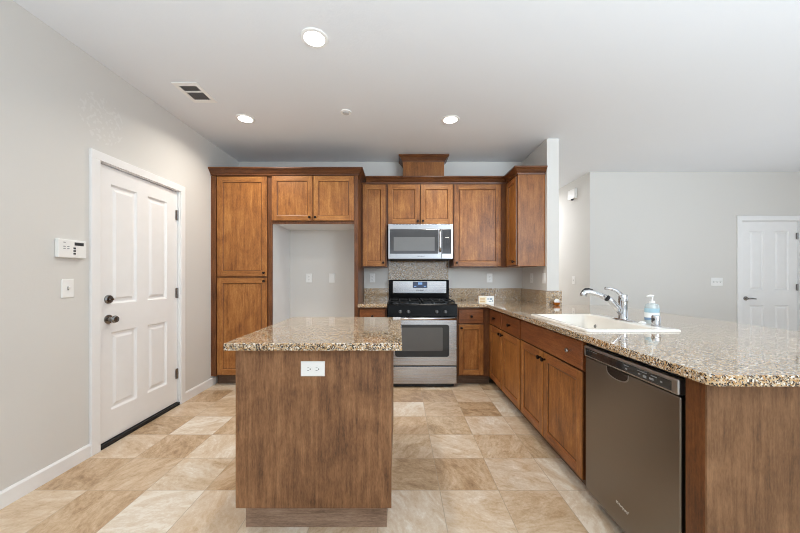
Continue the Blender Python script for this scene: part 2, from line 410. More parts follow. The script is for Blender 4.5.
# entry doors
DOOR_PROF = [(0.004, -0.005), (0.013, -0.014), (0.028, -0.014), (0.046, -0.004)]
def panel_door(name, F, W, H, us, vs, label, knob_u, dead, hinge_u, casing, jamb, thr):
    """F = frame of the slab: origin at floor on the knob side, u across, v up, n towards the room"""
    o, u, v, n = (Vector(q) for q in F)
    d = thing(name, o, label, 'door'); struct(d)
    cells = [(i, j) for i in (1, 3) for j in (1, 3)]
    MB().panels((o-n*0.035, u, v, n), us, vs, cells, DOOR_PROF, 0.035).build('door_slab', M['white'], d)
    casing.build('casing', M['white'], d); jamb.build('jamb', M['white'], d)
    if thr: thr.build('threshold', M['black_matte'], d)
    P = lambda a, b, c: o+u*a+v*b+n*c
    kn = MB().lathe(P(knob_u, 0.91, 0), [(0,0),(0.033,0),(0.033,0.006),(0.016,0.012),(0.012,0.03),(0.024,0.038),(0.028,0.05),(0.022,0.062),(0,0.066)], n, 24)
    if dead: kn.build('door_knob', M['nickel'], d)
    else:
        kn = MB().lathe(P(knob_u, 0.905, 0), [(0,0),(0.03,0),(0.03,0.008),(0.013,0.014),(0.012,0.045),(0,0.047)], n, 24)
        kn.tube([P(knob_u, 0.905, 0.04), P(knob_u+0.05, 0.907, 0.046), P(knob_u+0.105, 0.9, 0.044)], [0.012, 0.011, 0.008], 12)
        kn.build('door_handle', M['nickel'], d)
    if dead:
        db = MB().lathe(P(knob_u, 1.055, 0), [(0,0),(0.032,0),(0.032,0.008),(0.026,0.016),(0,0.018)], n, 24)
        db = db.build('deadbolt', M['nickel'], d)
        MB().lathe(P(knob_u, 1.055, 0.018), [(0,0),(0.009,0),(0.008,0.014),(0,0.016)], n, 12, sy=1.9).build('thumb_turn', M['nickel'], db)
    for hz in (1.80, 1.065, 0.30 if dead else 0.3):
        c = P(hinge_u, hz, 0.004)
        MB().cyl(c-v*0.048, c+v*0.048, 0.008, n=12, bev=0.002).prism([c+u*0.004-v*0.045, c-u*0.024-v*0.045, c-u*0.024+v*0.045, c+u*0.004+v*0.045], n*0.003).build('hinge', M['nickel'], d)
    return d
DL = XL-0.012
cs = MB()
for y0, y1 in ((2.15, 2.218), (3.034, 3.095)): cs.box(XL, XL+0.018, y0, y1, 0, 2.03, 0.004)
cs.box(XL, XL+0.018, 2.15, 3.095, 2.028, 2.09, 0.004)
jb = MB().box(XL-T, XL+0.001, 2.2155, 2.2265, 0, 2.035).box(XL-T, XL+0.001, 3.026, 3.0395, 0, 2.035).box(XL-T, XL+0.001, 2.2265, 3.026, 2.0235, 2.0345)
th = MB().box(XL-0.10, XL+0.012, 2.2275, 3.025, 0, 0.028, 0.004)
us = [0, 0.098, 0.330, 0.437, 0.660, 0.792]; vs = [0.032, 0.242, 0.812, 1.02, 1.895, 2.018]
panel_door('door_1', ((DL, 2.23, 0), (0,1,0), (0,0,1), (1,0,0)), 0.792, 2.018, us, vs, 'white four-panel door with black threshold in the left wall', 0.075, True, 0.786, cs, jb, th)
cs = MB()
for x0, x1 in ((4.832, 4.899), (5.736, 5.803)): cs.box(x0, x1, YF-0.018, YF, 0, 2.03, 0.004)
cs.box(4.832, 5.803, YF-0.018, YF, 2.024, 2.09, 0.004)
jb = MB().box(D0+0.0005, 4.907, YF, YF+T, 0, 2.03).box(5.728, D1-0.0005, YF, YF+T, 0, 2.03).box(4.907, 5.728, YF, YF+T, 2.018, 2.0295)
us = [0, 0.118, 0.327, 0.480, 0.690, 0.814]; vs = [0.012, 0.242, 0.806, 1.022, 1.876, 2.014]
panel_door('door_2', ((4.911, YF+0.012, 0), (1,0,0), (0,0,1), (0,-1,0)), 0.814, 2.014, us, vs, 'white four-panel door in the far wall beyond the counter', 0.062, False, 0.806, cs, jb, None)

# ------------------------------------------------------------------ cabinets
SHAKER = [(0.003, -0.001), (0.006, -0.006), (0.012, -0.009)]
FY = lambda y: (lambda x0, z0: ((x0, y, z0), (1,0,0), (0,0,1), (0,-1,0)))      # fronts facing the camera
def front(parent, name, F, W, H, mats, rail=0.058, slab=False, knobs=(), kmat=None):
    if slab: m = MB().panels(F, [0, W], [0, H], [], [], 0.02, outer=0.005)
    else: m = MB().panels(F, [0, rail, W-rail, W], [0, rail, H-rail, H], [(1, 1)], SHAKER, 0.02, rail=1)
    d = m.build(name, mats, parent)
    o, u, v, n = (Vector(q) for q in F)
    for a, b in knobs: knob(d, o+u*a+v*b+n*0.02, n, kmat or M['bronze'], 0.015)
    return d
CB = [M['cab'], M['cab_h'], M['glaze']]
CBY = [M['cab'], M['cab_hy'], M['glaze']]
DRW = [M['drawer_x'], M['drawer_x']]
YBF, YUF = 3.56, 3.85      # face frames of base and wall cabinets, doors stand 20 mm proud

p = thing('pantry_cabinet', (-1.76, 3.86, 0), 'tall wooden pantry cabinet with two stacked doors in the left corner', 'cabinet')
MB().box(-2.0985, -2.042, YBF-0.0205, YBF, 0.112, 2.341, 0.001).box(-2.098, -1.425, YBF, YBF+0.02, 0.112, 2.36, 0.001).box(-2.098, -1.442, YBF+0.02, YB-0.002, 0.112, 2.36).build('body', M['frame'], p)
MB().box(-1.442, -1.436, YBF+0.02, YB-0.002, 0, 1.83).build('side_panel', M['white'], p)['label'] = 'white inner side panel facing the alcove'
MB().box(-2.082, -1.445, 3.64, 4.15, 0, 0.112).build('toe_kick', M['toe'], p)
front(p, 'door', FY(YBF)(-2.034, 1.221), 0.559, 1.112, CB, knobs=[(0.53, 0.04)])
front(p, 'door', FY(YBF)(-2.034, 0.124), 0.559, 1.082, CB, knobs=[(0.53, 1.045)])

p = thing('refrigerator_cabinet', (-0.97, 3.86, 1.81), 'wooden bridge cabinet with two doors above the empty refrigerator alcove', 'cabinet')
MB().box(-1.424, -0.506, YBF, YB-0.002, 1.833, 2.36).box(-1.424, -0.506, YBF, YBF+0.02, 1.81, 1.835).build('body', M['frame'], p)
MB().box(-1.434, -0.506, YBF+0.021, YB-0.002, 1.824, 1.832).build('underside', M['white'], p)['label'] = 'white painted underside'
front(p, 'door', FY(YBF)(-1.423, 1.843), 0.455, 0.498, CB, 0.052, knobs=[(0.425, 0.035)])
front(p, 'door', FY(YBF)(-0.959, 1.843), 0.451, 0.498, CB, 0.052, knobs=[(0.026, 0.035)])

tag(MB().box(-0.504, -0.463, 3.542, YB-0.002, 0, 2.36, 0.002).build('end_panel', M['frame'], loc=(-0.483, 3.85, 0)), 'tall wooden end panel at the right side of the refrigerator alcove', 'panel')

CROWN = [(0, 0), (0.006, 0), (0.008, 0.016), (0.020, 0.026), (0.034, 0.046), (0.050, 0.060), (0.056, 0.062), (0.056, 0.078), (0, 0.078)]
cr = [(o, 2.343+z) for o, z in CROWN]
CD = [M['cab_dark']]
tag(MB().sweep([(-2.099, 3.538), (-0.461, 3.538), (-0.461, YB-0.003)], cr).build('crown_molding', CD, loc=(-1.28, 3.538, 2.343)), 'dark wooden crown molding topping the pantry and refrigerator cabinets', 'molding')
tag(MB().sweep([(-0.403, 3.848), (1.303, 3.848), (1.303, 3.498), (1.603, 3.498)], cr).build('crown_molding', CD, loc=(0.4, 3.848, 2.343)), 'dark wooden crown molding running above the microwave and wall cabinets', 'molding')

def wall_cab(x0, x1, z0, label, doors, extra=None):
    p = thing('wall_cabinet', ((x0+x1)/2, 4.0, z0), label, 'cabinet')
    m = MB().box(x0, x1, YUF, YB-0.002, z0, 2.36)
    if extra: extra(m)
    m.build('body', M['frame'], p)
    for a0, a1, b0, b1, kn in doors:
        front(p, 'door', FY(YUF)(a0, b0), a1-a0, b1-b0, CB, 0.055, knobs=kn)
    return p
wall_cab(-0.461, -0.151, 1.335, 'narrow one-door wooden wall cabinet left of the microwave', [(-0.444, -0.168, 1.346, 2.329, [(0.25, 0.04)])])
wall_cab(-0.149, 0.649, 1.842, 'two-door wooden wall cabinet directly above the microwave', [(-0.140, 0.246, 1.853, 2.329, [(0.36, 0.035)]), (0.256, 0.642, 1.853, 2.329, [(0.026, 0.035)])])
wall_cab(0.651, 1.303, 1.335, 'wide one-door wooden wall cabinet right of the microwave', [(0.658, 1.222, 1.346, 2.329, [(0.03, 0.04)])])
p = thing('wall_cabinet', (1.455, 3.83, 1.335), 'wooden wall cabinet on the stub wall with its plain side facing out', 'cabinet')
MB().box(1.305, 1.603, 3.50, YB-0.002, 1.335, 2.36, 0.001).build('body', M['side'], p)
front(p, 'door', ((1.305, 3.826, 1.346), (0,-1,0), (0,0,1), (-1,0,0)), 0.31, 0.983, CBY, 0.052, knobs=[(0.27, 0.04)])

p = thing('vent_chase', (0.297, 4.04, 2.42), 'wooden vent chase box with crown rising from cabinets to ceiling', 'vent cover')
MB().box(0.045, 0.551, 3.93, YB-0.002, 2.362, 2.69).build('body', M['side'], p)
ccr = [(o*0.95, 2.634+z*1.0) for o, z in CROWN]
MB().sweep([(0.043, YB-0.003), (0.043, 3.928), (0.553, 3.928), (0.553, YB-0.003)], ccr).box(0.043, 0.553, 3.93, YB-0.003, 2.69, 2.7125).build('crown', CD, p)

def base_cab(name, x0, x1, label, fronts):
    p = thing(name, ((x0+x1)/2, 3.85, 0), label, 'cabinet')
    MB().box(x0, x1, YBF, YB-0.002, 0.105, 0.877).build('body', M['frame'], p)
    MB().box(x0+0.001, x1-0.001, 3.625, 4.14, 0, 0.105).build('toe_kick', M['toe'], p)
    for nm, a0, a1, b0, b1, kn in fronts:
        front(p, nm, FY(YBF)(a0, b0), a1-a0, b1-b0, DRW if nm == 'drawer' else CB, 0.052, slab=(nm == 'drawer'), knobs=kn)
    return p
base_cab('base_cabinet', -0.461, -0.142, 'narrow wooden base cabinet between the end panel and the stove', [('drawer', -0.440, -0.157, 0.699, 0.856, [(0.14, 0.08)]), ('door', -0.440, -0.157, 0.124, 0.685, [(0.25, 0.52)])])
base_cab('base_cabinet', 0.645, 1.018, 'wooden base cabinet with one drawer and one door right of the stove', [('drawer', 0.659, 0.936, 0.699, 0.856, [(0.139, 0.078)]), ('door', 0.659, 0.936, 0.124, 0.685, [(0.028, 0.525)])])

XF = 1.02                   # face frames along the peninsula, doors at 1.00
FX = lambda y1, z0: ((XF, y1, z0), (0,-1,0), (0,0,1), (-1,0,0))
DRY = [M['drawer_y'], M['drawer_y']]
def pen_cab(name, y0, y1, label, fronts, hollow=False):
    p = thing(name, (1.3, (y0+y1)/2, 0), label, 'cabinet')
    m = MB()
    if hollow: m.box(XF, XF+0.02, y0, y1, 0.097, 0.877).box(XF+0.02, 1.60, y0, y0+0.018, 0.097, 0.877).box(XF+0.02, 1.60, y1-0.018, y1, 0.097, 0.877).box(XF+0.02, 1.60, y0+0.018, y1-0.018, 0.097, 0.115).box(1.582, 1.60, y0+0.018, y1-0.018, 0.115, 0.877)
    else: m.box(XF, 1.60, y0, y1, 0.097, 0.877)
    m.build('body', M['frame'], p)
    MB().box(1.085, 1.58, y0+0.001, y1-0.001, 0, 0.097).build('toe_kick', M['toe'], p)
    for nm, a0, a1, b0, b1, kn, km in fronts:
        front(p, nm, FX(a1, b0), a1-a0, b1-b0, DRY if 'door' not in nm else CBY, 0.055, slab=('door' not in nm), knobs=kn, kmat=km)
    return p
pen_cab('base_cabinet', 2.64, 3.558, 'wooden peninsula cabinet with two drawers and two doors in the corner', [
    ('drawer', 3.118, 3.536, 0.700, 0.858, [(0.21, 0.08)], None), ('drawer', 2.648, 3.104, 0.700, 0.858, [(0.23, 0.08)], None),
    ('door', 3.118, 3.536, 0.105, 0.690, [(0.39, 0.545)], None), ('door', 2.648, 3.104, 0.105, 0.690, [(0.028, 0.545)], None)])
pen_cab('sink_cabinet', 1.737, 2.638, 'wooden sink base cabinet with two doors beside the dishwasher', [
    ('drawer_front', 1.743, 2.630, 0.705, 0.862, [(0.775, 0.085)], M['chrome']),
    ('door', 2.222, 2.630, 0.105, 0.695, [(0.38, 0.545)], None), ('door', 1.743, 2.214, 0.105, 0.695, [(0.03, 0.545)], None)], True)

p = thing('peninsula_end_panel', (1.31, 1.08, 0), 'brown veneered end panel closing the near end of the peninsula', 'panel')
MB().box(1.0, 1.02, 1.0425, 1.112, 0, 0.877, 0.001).build('filler_strip', M['frame'], p)['label'] = 'reddish filler strip next to the dishwasher'
MB().box(1.0, 1.622, 1.034, 1.042, 0, 0.877, 0.0015).build('end_board', M['veneer_dimmed'], p)
MB().box(1.602, 1.622, 1.0425, 3.455, 0, 0.877, 0.001).build('back_board', M['veneer_dimmed'], p)

# ------------------------------------------------------------------ counters and backsplash
def slab(xs, ys, filled, z0, z1, round_at=None, r=0.02, ease=0.004):
    t = bmesh.new(); V = {}
    def v(i, j, z):
        if (i, j, z) not in V: V[(i, j, z)] = t.verts.new((xs[i], ys[j], (z0, z1)[z]))
        return V[(i, j, z)]
    on = lambda i, j: 0 <= i < len(xs)-1 and 0 <= j < len(ys)-1 and filled(i, j)
    for i in range(len(xs)-1):
        for j in range(len(ys)-1):
            if not on(i, j): continue
            q = ((i,j),(i+1,j),(i+1,j+1),(i,j+1))
            t.faces.new([v(a,b,1) for a, b in q]); t.faces.new([v(a,b,0) for a, b in q[::-1]])
            for k, nb in enumerate(((i,j-1),(i+1,j),(i,j+1),(i-1,j))):
                if not on(*nb):
                    a, b2 = q[k], q[(k+1)%4]
                    t.faces.new((v(*a,0), v(*b2,0), v(*b2,1), v(*a,1)))
    bmesh.ops.recalc_face_normals(t, faces=t.faces[:])
    bmesh.ops.dissolve_limit(t, angle_limit=0.01, verts=t.verts[:], edges=t.edges[:])
    if round_at:
        es = [e for e in t.edges if all((Vector((w_.co.x, w_.co.y))-Vector(q)).length < 1e-4 for w_ in e.verts for q in [round_at])]
        bmesh.ops.bevel(t, geom=es, offset=r, segments=1, affect='EDGES', profile=0.5)
    if ease:
        es = [e for e in t.edges if len(e.link_faces) == 2 and e.calc_face_angle(0) > 1.2 and abs(e.verts[0].co.z-e.verts[1].co.z) < 1e-5]
        bmesh.ops.bevel(t, geom=es, offset=ease, segments=2, affect='EDGES', profile=0.5)
    m = MB(); return m._merge(t)
ZT = 0.914
# peninsula + back run, with the sink cut-out and the notch around the stub wall
xs = [0.638, 0.965, 1.05, 1.54, 1.602, 2.24]; ys = [0.983, 1.77, 2.49, 3.457, 3.505, YB-0.002]
def fill(i, j):
    if j == 4: return i <= 3 and xs[i+1] <= 1.602+1e-6
    if i == 0: return False
    if i == 4 and j == 3: return False
    return not (i == 2 and j == 1)
tag(slab(xs, ys, fill, 0.878, ZT, (0.965, 0.983), 0.018).build('countertop', M['granite'], loc=(1.6, 2.2, 0.878)), 'long speckled granite peninsula countertop holding the sink', 'countertop')
tag(MB().box(-0.461, -0.137, 3.505, YB-0.002, 0.878, ZT, 0.003).build('countertop', M['granite'], loc=(-0.3, 3.83, 0.878)), 'small granite countertop piece left of the stove', 'countertop')
G = 0.02
tag(MB().box(-0.461, -0.146, YB-0.002-G, YB-0.002, ZT+0.0005, 1.066, 0.001).build('backsplash', M['granite'], loc=(-0.3, YB, ZT)), 'short granite backsplash strip left of the stove', 'backsplash')
tag(MB().box(-0.144, 0.636, YB-0.002-G, YB-0.002, 0.80, 1.425, 0.001).build('backsplash', M['granite'], loc=(0.25, YB, 0.8)), 'tall granite backsplash slab between stove and microwave', 'backsplash')
m = MB().box(0.638, 1.603-G, YB-0.002-G, YB-0.002, ZT+0.0005, 1.066, 0.001).box(1.603-G, 1.603, 3.458-G, YB-0.002, ZT+0.0005, 1.066, 0.001).box(1.603, 1.755, 3.458-G, 3.458, ZT+0.0005, 1.066, 0.001)
tag(m.build('backsplash', M['granite'], loc=(1.4, YB, ZT)), 'granite backsplash strip wrapping the right corner onto the stub wall', 'backsplash')

# island
p = thing('kitchen_island', (-0.40, 1.93, 0), 'freestanding kitchen island cabinet of brown veneer with a socket', 'island')
MB().box(-0.751, -0.058, 1.515, 2.352, 0.13, 0.878).build('body', M['frame'], p)
MB().box(-0.771, -0.038, 1.495, 1.515, 0.13, 0.878, 0.0015).build('end_panel', M['veneer'], p)
MB().box(-0.771, -0.751, 1.516, 2.37, 0.13, 0.878, 0.001).build('side_panel', M['veneer'], p)
MB().box(-0.058, -0.045, 1.516, 2.37, 0.13, 0.878, 0.001).build('side_panel', M['veneer'], p)
MB().box(-0.751, -0.058, 2.352, 2.37, 0.13, 0.878, 0.001).build('back_panel', M['veneer'], p)
MB().box(-0.748, -0.062, 1.548, 2.33, 0, 0.13).build('toe_kick', M['toe_light'], p)
tag(MB().box(-0.808, 0.012, 1.457, 2.40, 0.879, ZT, 0.004).build('countertop', M['granite'], loc=(-0.40, 1.93, 0.879)), 'speckled granite countertop on the freestanding island', 'countertop')

# ------------------------------------------------------------------ stove
p = thing('stove', (0.25, 3.8, 0), 'stainless steel gas range with black cooktop between base cabinets', 'stove')
x0, x1 = -0.130, 0.628
MB().box(x0+0.004, x1-0.004, 3.53, 4.128, 0.04, 0.875).build('body', M['dark_grey'], p)
MB().box(x0+0.03, x1-0.03, 3.50, 4.10, 0.012, 0.04).build('base', M['black_matte'], p)
for fx in (x0+0.06, x1-0.06):
    for fy in (3.56, 4.06): MB().cyl((fx, fy, 0), (fx, fy, 0.013), 0.018, n=12).build('foot', M['black_matte'], p)
# slanted control front + cooktop
MB().prism([(x0, 3.462, 0.785), (x0, 3.478, 0.905), (x0, 3.49, 0.918), (x0, 3.54, 0.918), (x0, 3.54, 0.785)], (x1-x0, 0, 0), bev=0.003).build('control_panel', M['black'], p)
MB().box(x0, x1, 3.541, 4.07, 0.878, 0.918, 0.004).build('cooktop', M['black'], p)
for bx in (x0+0.17, x1-0.17):
    for by in (3.66, 3.92):
        MB().lathe((bx, by, 0.918), [(0,0),(0.052,0),(0.05,0.006),(0.03,0.009),(0.036,0.012),(0.036,0.018),(0,0.02)], n=24).build('burner', M['iron'], p)
for gx in (x0+0.19, x1-0.19):
    g = MB(); w2, d0, d1, zz = 0.172, 3.555, 4.045, 0.944
    for a, c in (((gx-w2, d0), (gx+w2, d0)), ((gx-w2, d1), (gx+w2, d1)), ((gx-w2, 3.8), (gx+w2, 3.8))): g.box(a[0], c[0], a[1]-0.006, a[1]+0.006, zz-0.008, zz+0.004, 0.002)
    for xx in (gx-w2, gx-0.06, gx+0.06, gx+w2): g.box(xx-0.006, xx+0.006, d0, d1, zz-0.008, zz+0.004, 0.002)
    for xx in (gx-w2, gx+w2):
        for yy in (d0, d1): g.box(xx-0.007, xx+0.007, yy-0.007, yy+0.007, 0.918, zz, 0.001)
    g.build('grate', M['iron'], p)
n = Vector((0, -0.991, 0.132))
for kx in (400.3, 408.5, 436.8, 445.3):
    X = (kx-399.5)*3.465/318
    kb = MB().lathe((X, 3.4685, 0.835), [(0,0),(0.021,0),(0.021,0.006),(0.017,0.010),(0.015,0.026),(0,0.027)], n, 22).build('knob', M['dark_grey'], p)
    MB().box(X-0.0025, X+0.0025, 3.434, 3.443, 0.83, 0.853).build('pointer', M['grey'], kb)
# backguard
bg = MB().prism([(x0-0.005, 4.072, 0.90), (x0-0.005, 4.060, 1.17), (x0-0.005, 4.075, 1.178), (x0-0.005, 4.130, 1.178), (x0-0.005, 4.130, 0.90)], (x1-x0+0.01, 0, 0), bev=0.004).build('backguard', M['black'], p)
q = lambda z: 4.072-(z-0.90)/0.27*0.012
MB().prism([(-0.085, q(1.008)-0.0005, 1.008), (0.597, q(1.008)-0.0005, 1.008), (0.597, q(1.160)-0.0005, 1.160), (-0.085, q(1.160)-0.0005, 1.160)], (0, -0.004, 0), bev=0.0012).build('steel_plate', M['steel'], bg)
MB().box(0.170, 0.355, 4.052, 4.0575, 1.074, 1.154, 0.001).build('display', M['lcd'], bg)
MB().box(0.236, 0.290, 4.0508, 4.0518, 1.116, 1.146).box(0.185, 0.215, 4.0508, 4.0518, 1.09, 1.1).box(0.31, 0.34, 4.0508, 4.0518, 1.09, 1.1).build('display_digits', M['lcd_lit'], bg)
text_mesh('lettering', 'Whirlpool', 0.024, basis((0.256, 4.0555, 1.045), (1,0,0), (0,0,1), (0,-1,0)), M['dark_grey'], bg, 0.3)
# oven door
od = MB().box(x0+0.002, x1-0.002, 3.475, 3.528, 0.247, 0.775, 0.004).build('oven_door', M['steel'], p)
def rrect(cx, cz, w_, h_, r, y, n=6):
    pts = []
    for sx, sz, a0 in ((1,-1,-PI/2),(1,1,0),(-1,1,PI/2),(-1,-1,PI)):
        for k2 in range(n+1):
            a = a0+PI/2*k2/n; pts.append((cx+sx*(w_/2-r)+r*math.cos(a), y, cz+sz*(h_/2-r)+r*math.sin(a)))
    return pts
MB().prism(rrect(0.247, 0.518, 0.592, 0.352, 0.03, 3.4745), (0, -0.003, 0)).build('window_frame', M['black_glass'], od)
MB().prism(rrect(0.247, 0.535, 0.45, 0.255, 0.012, 3.4713), (0, -0.0012, 0)).build('window', M['grey_glass'], od)
h = MB().tube([(x0+0.012, 3.432, 0.763), (x1-0.012, 3.432, 0.763)], 0.0155, 16)
for hx in (x0+0.04, x1-0.04): h.box(hx-0.012, hx+0.012, 3.432, 3.476, 0.753, 0.773, 0.002)
h.build('handle', M['steel_v'], od)
MB().box(x0+0.002, x1-0.002, 3.482, 3.528, 0.045, 0.232, 0.004).build('drawer', M['steel'], p)

# microwave
p = thing('microwave', (0.25, 3.94, 1.425), 'stainless steel over-the-range microwave mounted above the stove', 'microwave')
x0, x1 = -0.132, 0.628
MB().box(x0, x1, 3.752, YB-0.025, 1.43, 1.838).build('body', M['dark_grey'], p)
MB().box(x0+0.02, x1-0.02, 3.76, YB-0.05, 1.418, 1.43).build('grease_filter', M['black_matte'], p)
dr = MB().box(x0, 0.492, 3.728, 3.750, 1.428, 1.775, 0.002).build('door', M['steel_soft'], p)
MB().box(x0, x1, 3.728, 3.750, 1.777, 1.836, 0.002).build('top_trim', M['steel_soft'], p)
sl = MB()
for i in range(18): sl.box(x0+0.05+i*0.038, x0+0.078+i*0.038, 3.7265, 3.7285, 1.826, 1.830)
sl.build('vent_slots', M['dark_grey'], p)
MB().box(-0.112, 0.452, 3.7255, 3.729, 1.487, 1.773, 0.001).build('window_frame', M['mw_frame'], dr)
MB().box(-0.068, 0.412, 3.7245, 3.7262, 1.522, 1.682, 0.0005).build('window', M['mw_glass'], dr)
h = MB().tube([(0.474, 3.700, 1.505), (0.474, 3.690, 1.56), (0.474, 3.688, 1.64), (0.474, 3.690, 1.71), (0.474, 3.700, 1.765)], [0.011, 0.013, 0.0135, 0.013, 0.011], 14)
for hz in (1.515, 1.755): h.box(0.466, 0.482, 3.698, 3.729, hz-0.01, hz+0.01, 0.002)
h.build('handle', M['steel_v'], dr)
cp = MB().box(0.494, x1, 3.728, 3.750, 1.428, 1.775, 0.002).build('control_panel', M['steel_soft'], p)
MB().box(0.5, 0.606, 3.7255, 3.729, 1.487, 1.773, 0.001).build('keypad', M['mw_frame'], cp)
MB().box(0.535, 0.58, 3.7245, 3.7256, 1.672, 1.682).build('clock_digits', M['mark_light'], cp)
text_mesh('lettering', 'Whirlpool', 0.02, basis((0.25, 3.7278, 1.457), (1,0,0), (0,0,1), (0,-1,0)), M['dark_grey'], dr, 0.3)

# dishwasher
p = thing('dishwasher', (1.3, 1.43, 0), 'dark stainless steel dishwasher built in under the peninsula counter', 'dishwasher')
y0, y1 = 1.130, 1.706
MB().box(1.02, 1.58, 1.118, 1.733, 0.10, 0.862).build('tub', M['black_matte'], p)
MB().box(1.10, 1.56, 1.14, 1.73, 0.0, 0.10).build('toe_kick', M['black_matte'], p)
dd = MB().box(0.998, 1.019, y0, y1, 0.085, 0.790, 0.004).build('door', M['steel_dark'], p)
cn = MB().box(0.990, 1.019, y0, y1, 0.796, 0.854, 0.005).build('console', M['steel_grey'], p)
MB().box(0.9885, 0.9905, 1.158, 1.690, 0.804, 0.840, 0.0005).build('control_strip', M['black_glass'], cn)
for yy, zz, w_, h_ in ((1.386, 0.818, 0.012, 0.006), (1.386, 0.831, 0.03, 0.003), (1.296, 0.831, 0.05, 0.003), (1.311, 0.818, 0.012, 0.006), (1.282, 0.816, 0.018, 0.010), (1.248, 0.818, 0.022, 0.008), (1.201, 0.822, 0.01, 0.006), (1.236, 0.831, 0.03, 0.003)):
    MB().box(0.9878, 0.9884, yy-w_/2, yy+w_/2, zz-h_/2, zz+h_/2).build('button_mark', M['grey'], cn)
for i in range(5): MB().box(0.9878, 0.9884, 1.665-i*0.018, 1.675-i*0.018, 0.832, 0.834).build('vent_slot', M['grey'], cn)
# pocket grip under the console
t = bmesh.new()
me_ = MB()
gy, gz = 1.458, 0.790
ring = []
N = 20
prof = [(1.0, 0.9968), (0.94, 0.995), (0.88, 0.9975)]
rr = []
for sc, xx in prof:
    rr.append([t.verts.new((xx, gy-0.078*sc*math.cos(PI*k2/N), gz-0.046*sc*(math.sin(PI*k2/N))**0.55)) for k2 in range(N+1)])
for a, b2 in zip(rr, rr[1:]):
    for k2 in range(N): t.faces.new((a[k2], a[k2+1], b2[k2+1], b2[k2]))
bmesh.ops.recalc_face_normals(t, faces=t.faces[:])
me_._merge(t, 0, True)
grip = me_.build('handle_rim', M['steel_grey'], dd)
pts = [(0.9975, gy-0.070*math.cos(PI*k2/N), gz-0.041*(math.sin(PI*k2/N))**0.55) for k2 in range(N+1)]
MB().prism(pts, (-0.0006, 0, 0)).build('handle_pocket', M['pocket'], dd)
text_mesh('lettering', 'Whirlpool', 0.019, basis((0.9975, 1.428, 0.185), (0,-1,0), (0,0,1), (-1,0,0)), M['mark_light'], dd, 0.35)

# ------------------------------------------------------------------ sink group
p = thing('sink', (1.29, 2.13, ZT), 'white drop-in kitchen sink set into the granite peninsula', 'sink')
def rr2(x0, x1, y0, y1, r, z, n=6):
    pts = []
    for cx, cy, a0 in ((x1-r, y0+r, -PI/2), (x1-r, y1-r, 0), (x0+r, y1-r, PI/2), (x0+r, y0+r, PI)):
        for k2 in range(n+1):
            a = a0+PI/2*k2/n; pts.append((cx+r*math.cos(a), cy+r*math.sin(a), z))
    return pts
t = bmesh.new()
loops = [rr2(1.03, 1.56, 1.75, 2.51, 0.02, 0.9145), rr2(1.03, 1.56, 1.75, 2.51, 0.02, 0.921), rr2(1.036, 1.554, 1.756, 2.504, 0.018, 0.926), rr2(1.062, 1.448, 1.785, 2.475, 0.035, 0.926),
         rr2(1.068, 1.442, 1.791, 2.469, 0.034, 0.921), rr2(1.085, 1.425, 1.81, 2.45, 0.05, 0.76), rr2(1.12, 1.39, 1.85, 2.41, 0.05, 0.735)]
L = [[t.verts.new(q2) for q2 in lp] for lp in loops]
for a, b2 in zip(L, L[1:]):
    nn = len(a)
    for k2 in range(nn): t.faces.new((a[k2], a[(k2+1)%nn], b2[(k2+1)%nn], b2[k2]))
t.faces.new(L[-1])
bmesh.ops.recalc_face_normals(t, faces=t.faces[:])
for f in t.faces: f.normal_flip() if False else None
m = MB(); m._merge(t, 0, True)
bowl = m.build('basin', M['porcelain'], p)
MB().lathe((1.255, 2.13, 0.7352), [(0,0),(0.043,0),(0.041,0.004),(0.03,0.002),(0,0.001)], n=24).build('drain', M['nickel'], p)
MB().lathe((1.434, 2.33, 0.855), [(0,0),(0.014,0),(0.012,0.004),(0,0.005)], (-1,0,0.15), 16).build('overflow_cap', M['nickel'], p)

fx, fy, fz = 1.505, 2.14, 0.9262
p = thing('faucet', (fx, fy, fz), 'chrome pull-out kitchen faucet with lever handle behind the sink', 'faucet')
m = MB(); m.lathe((fx, fy, fz), [(0,0),(0.03,0),(0.03,0.006),(0.026,0.011),(0,0.012)], n=32, sy=3.4); m.build('base_plate', M['chrome'], p)
MB().lathe((fx, fy, fz+0.009), [(0,0),(0.030,0),(0.027,0.012),(0.0255,0.10),(0.028,0.115),(0.028,0.15),(0.022,0.163),(0,0.167)], n=28).build('faucet_body', M['chrome'], p)
MB().tube([(1.495, fy, 0.972), (1.455, fy, 1.022), (1.42, fy, 1.058), (1.40, fy, 1.073)], [0.021, 0.020, 0.019, 0.0185], 18).build('spout', M['chrome'], p)
sp = MB().tube([(1.396, fy, 1.0755), (1.36, fy, 1.092), (1.31, fy, 1.109), (1.27, fy, 1.117), (1.247, fy, 1.113), (1.236, fy, 1.098), (1.235, fy, 1.085)], [0.0185, 0.0185, 0.0185, 0.019, 0.020, 0.021, 0.020], 18).build('spray_head', M['chrome'], p)
MB().tube([(1.402, fy, 1.0715), (1.392, fy, 1.077)], 0.0205, 18).build('joint_ring', M['black_matte'], p)
MB().tube([(1.30, fy, 1.1305), (1.272, fy, 1.1365), (1.25, fy, 1.1335), (1.234, fy, 1.122), (1.2205, fy, 1.105)], [0.004, 0.007, 0.008, 0.007, 0.004], 10).build('spray_button', M['black_matte'], sp)
MB().tube([(1.502, fy, 1.075), (1.482, fy, 1.105), (1.455, fy, 1.126), (1.42, fy, 1.138), (1.385, fy, 1.140)], [0.016, 0.015, 0.012, 0.010, 0.0105], 14).build('lever_handle', M['chrome'], p)

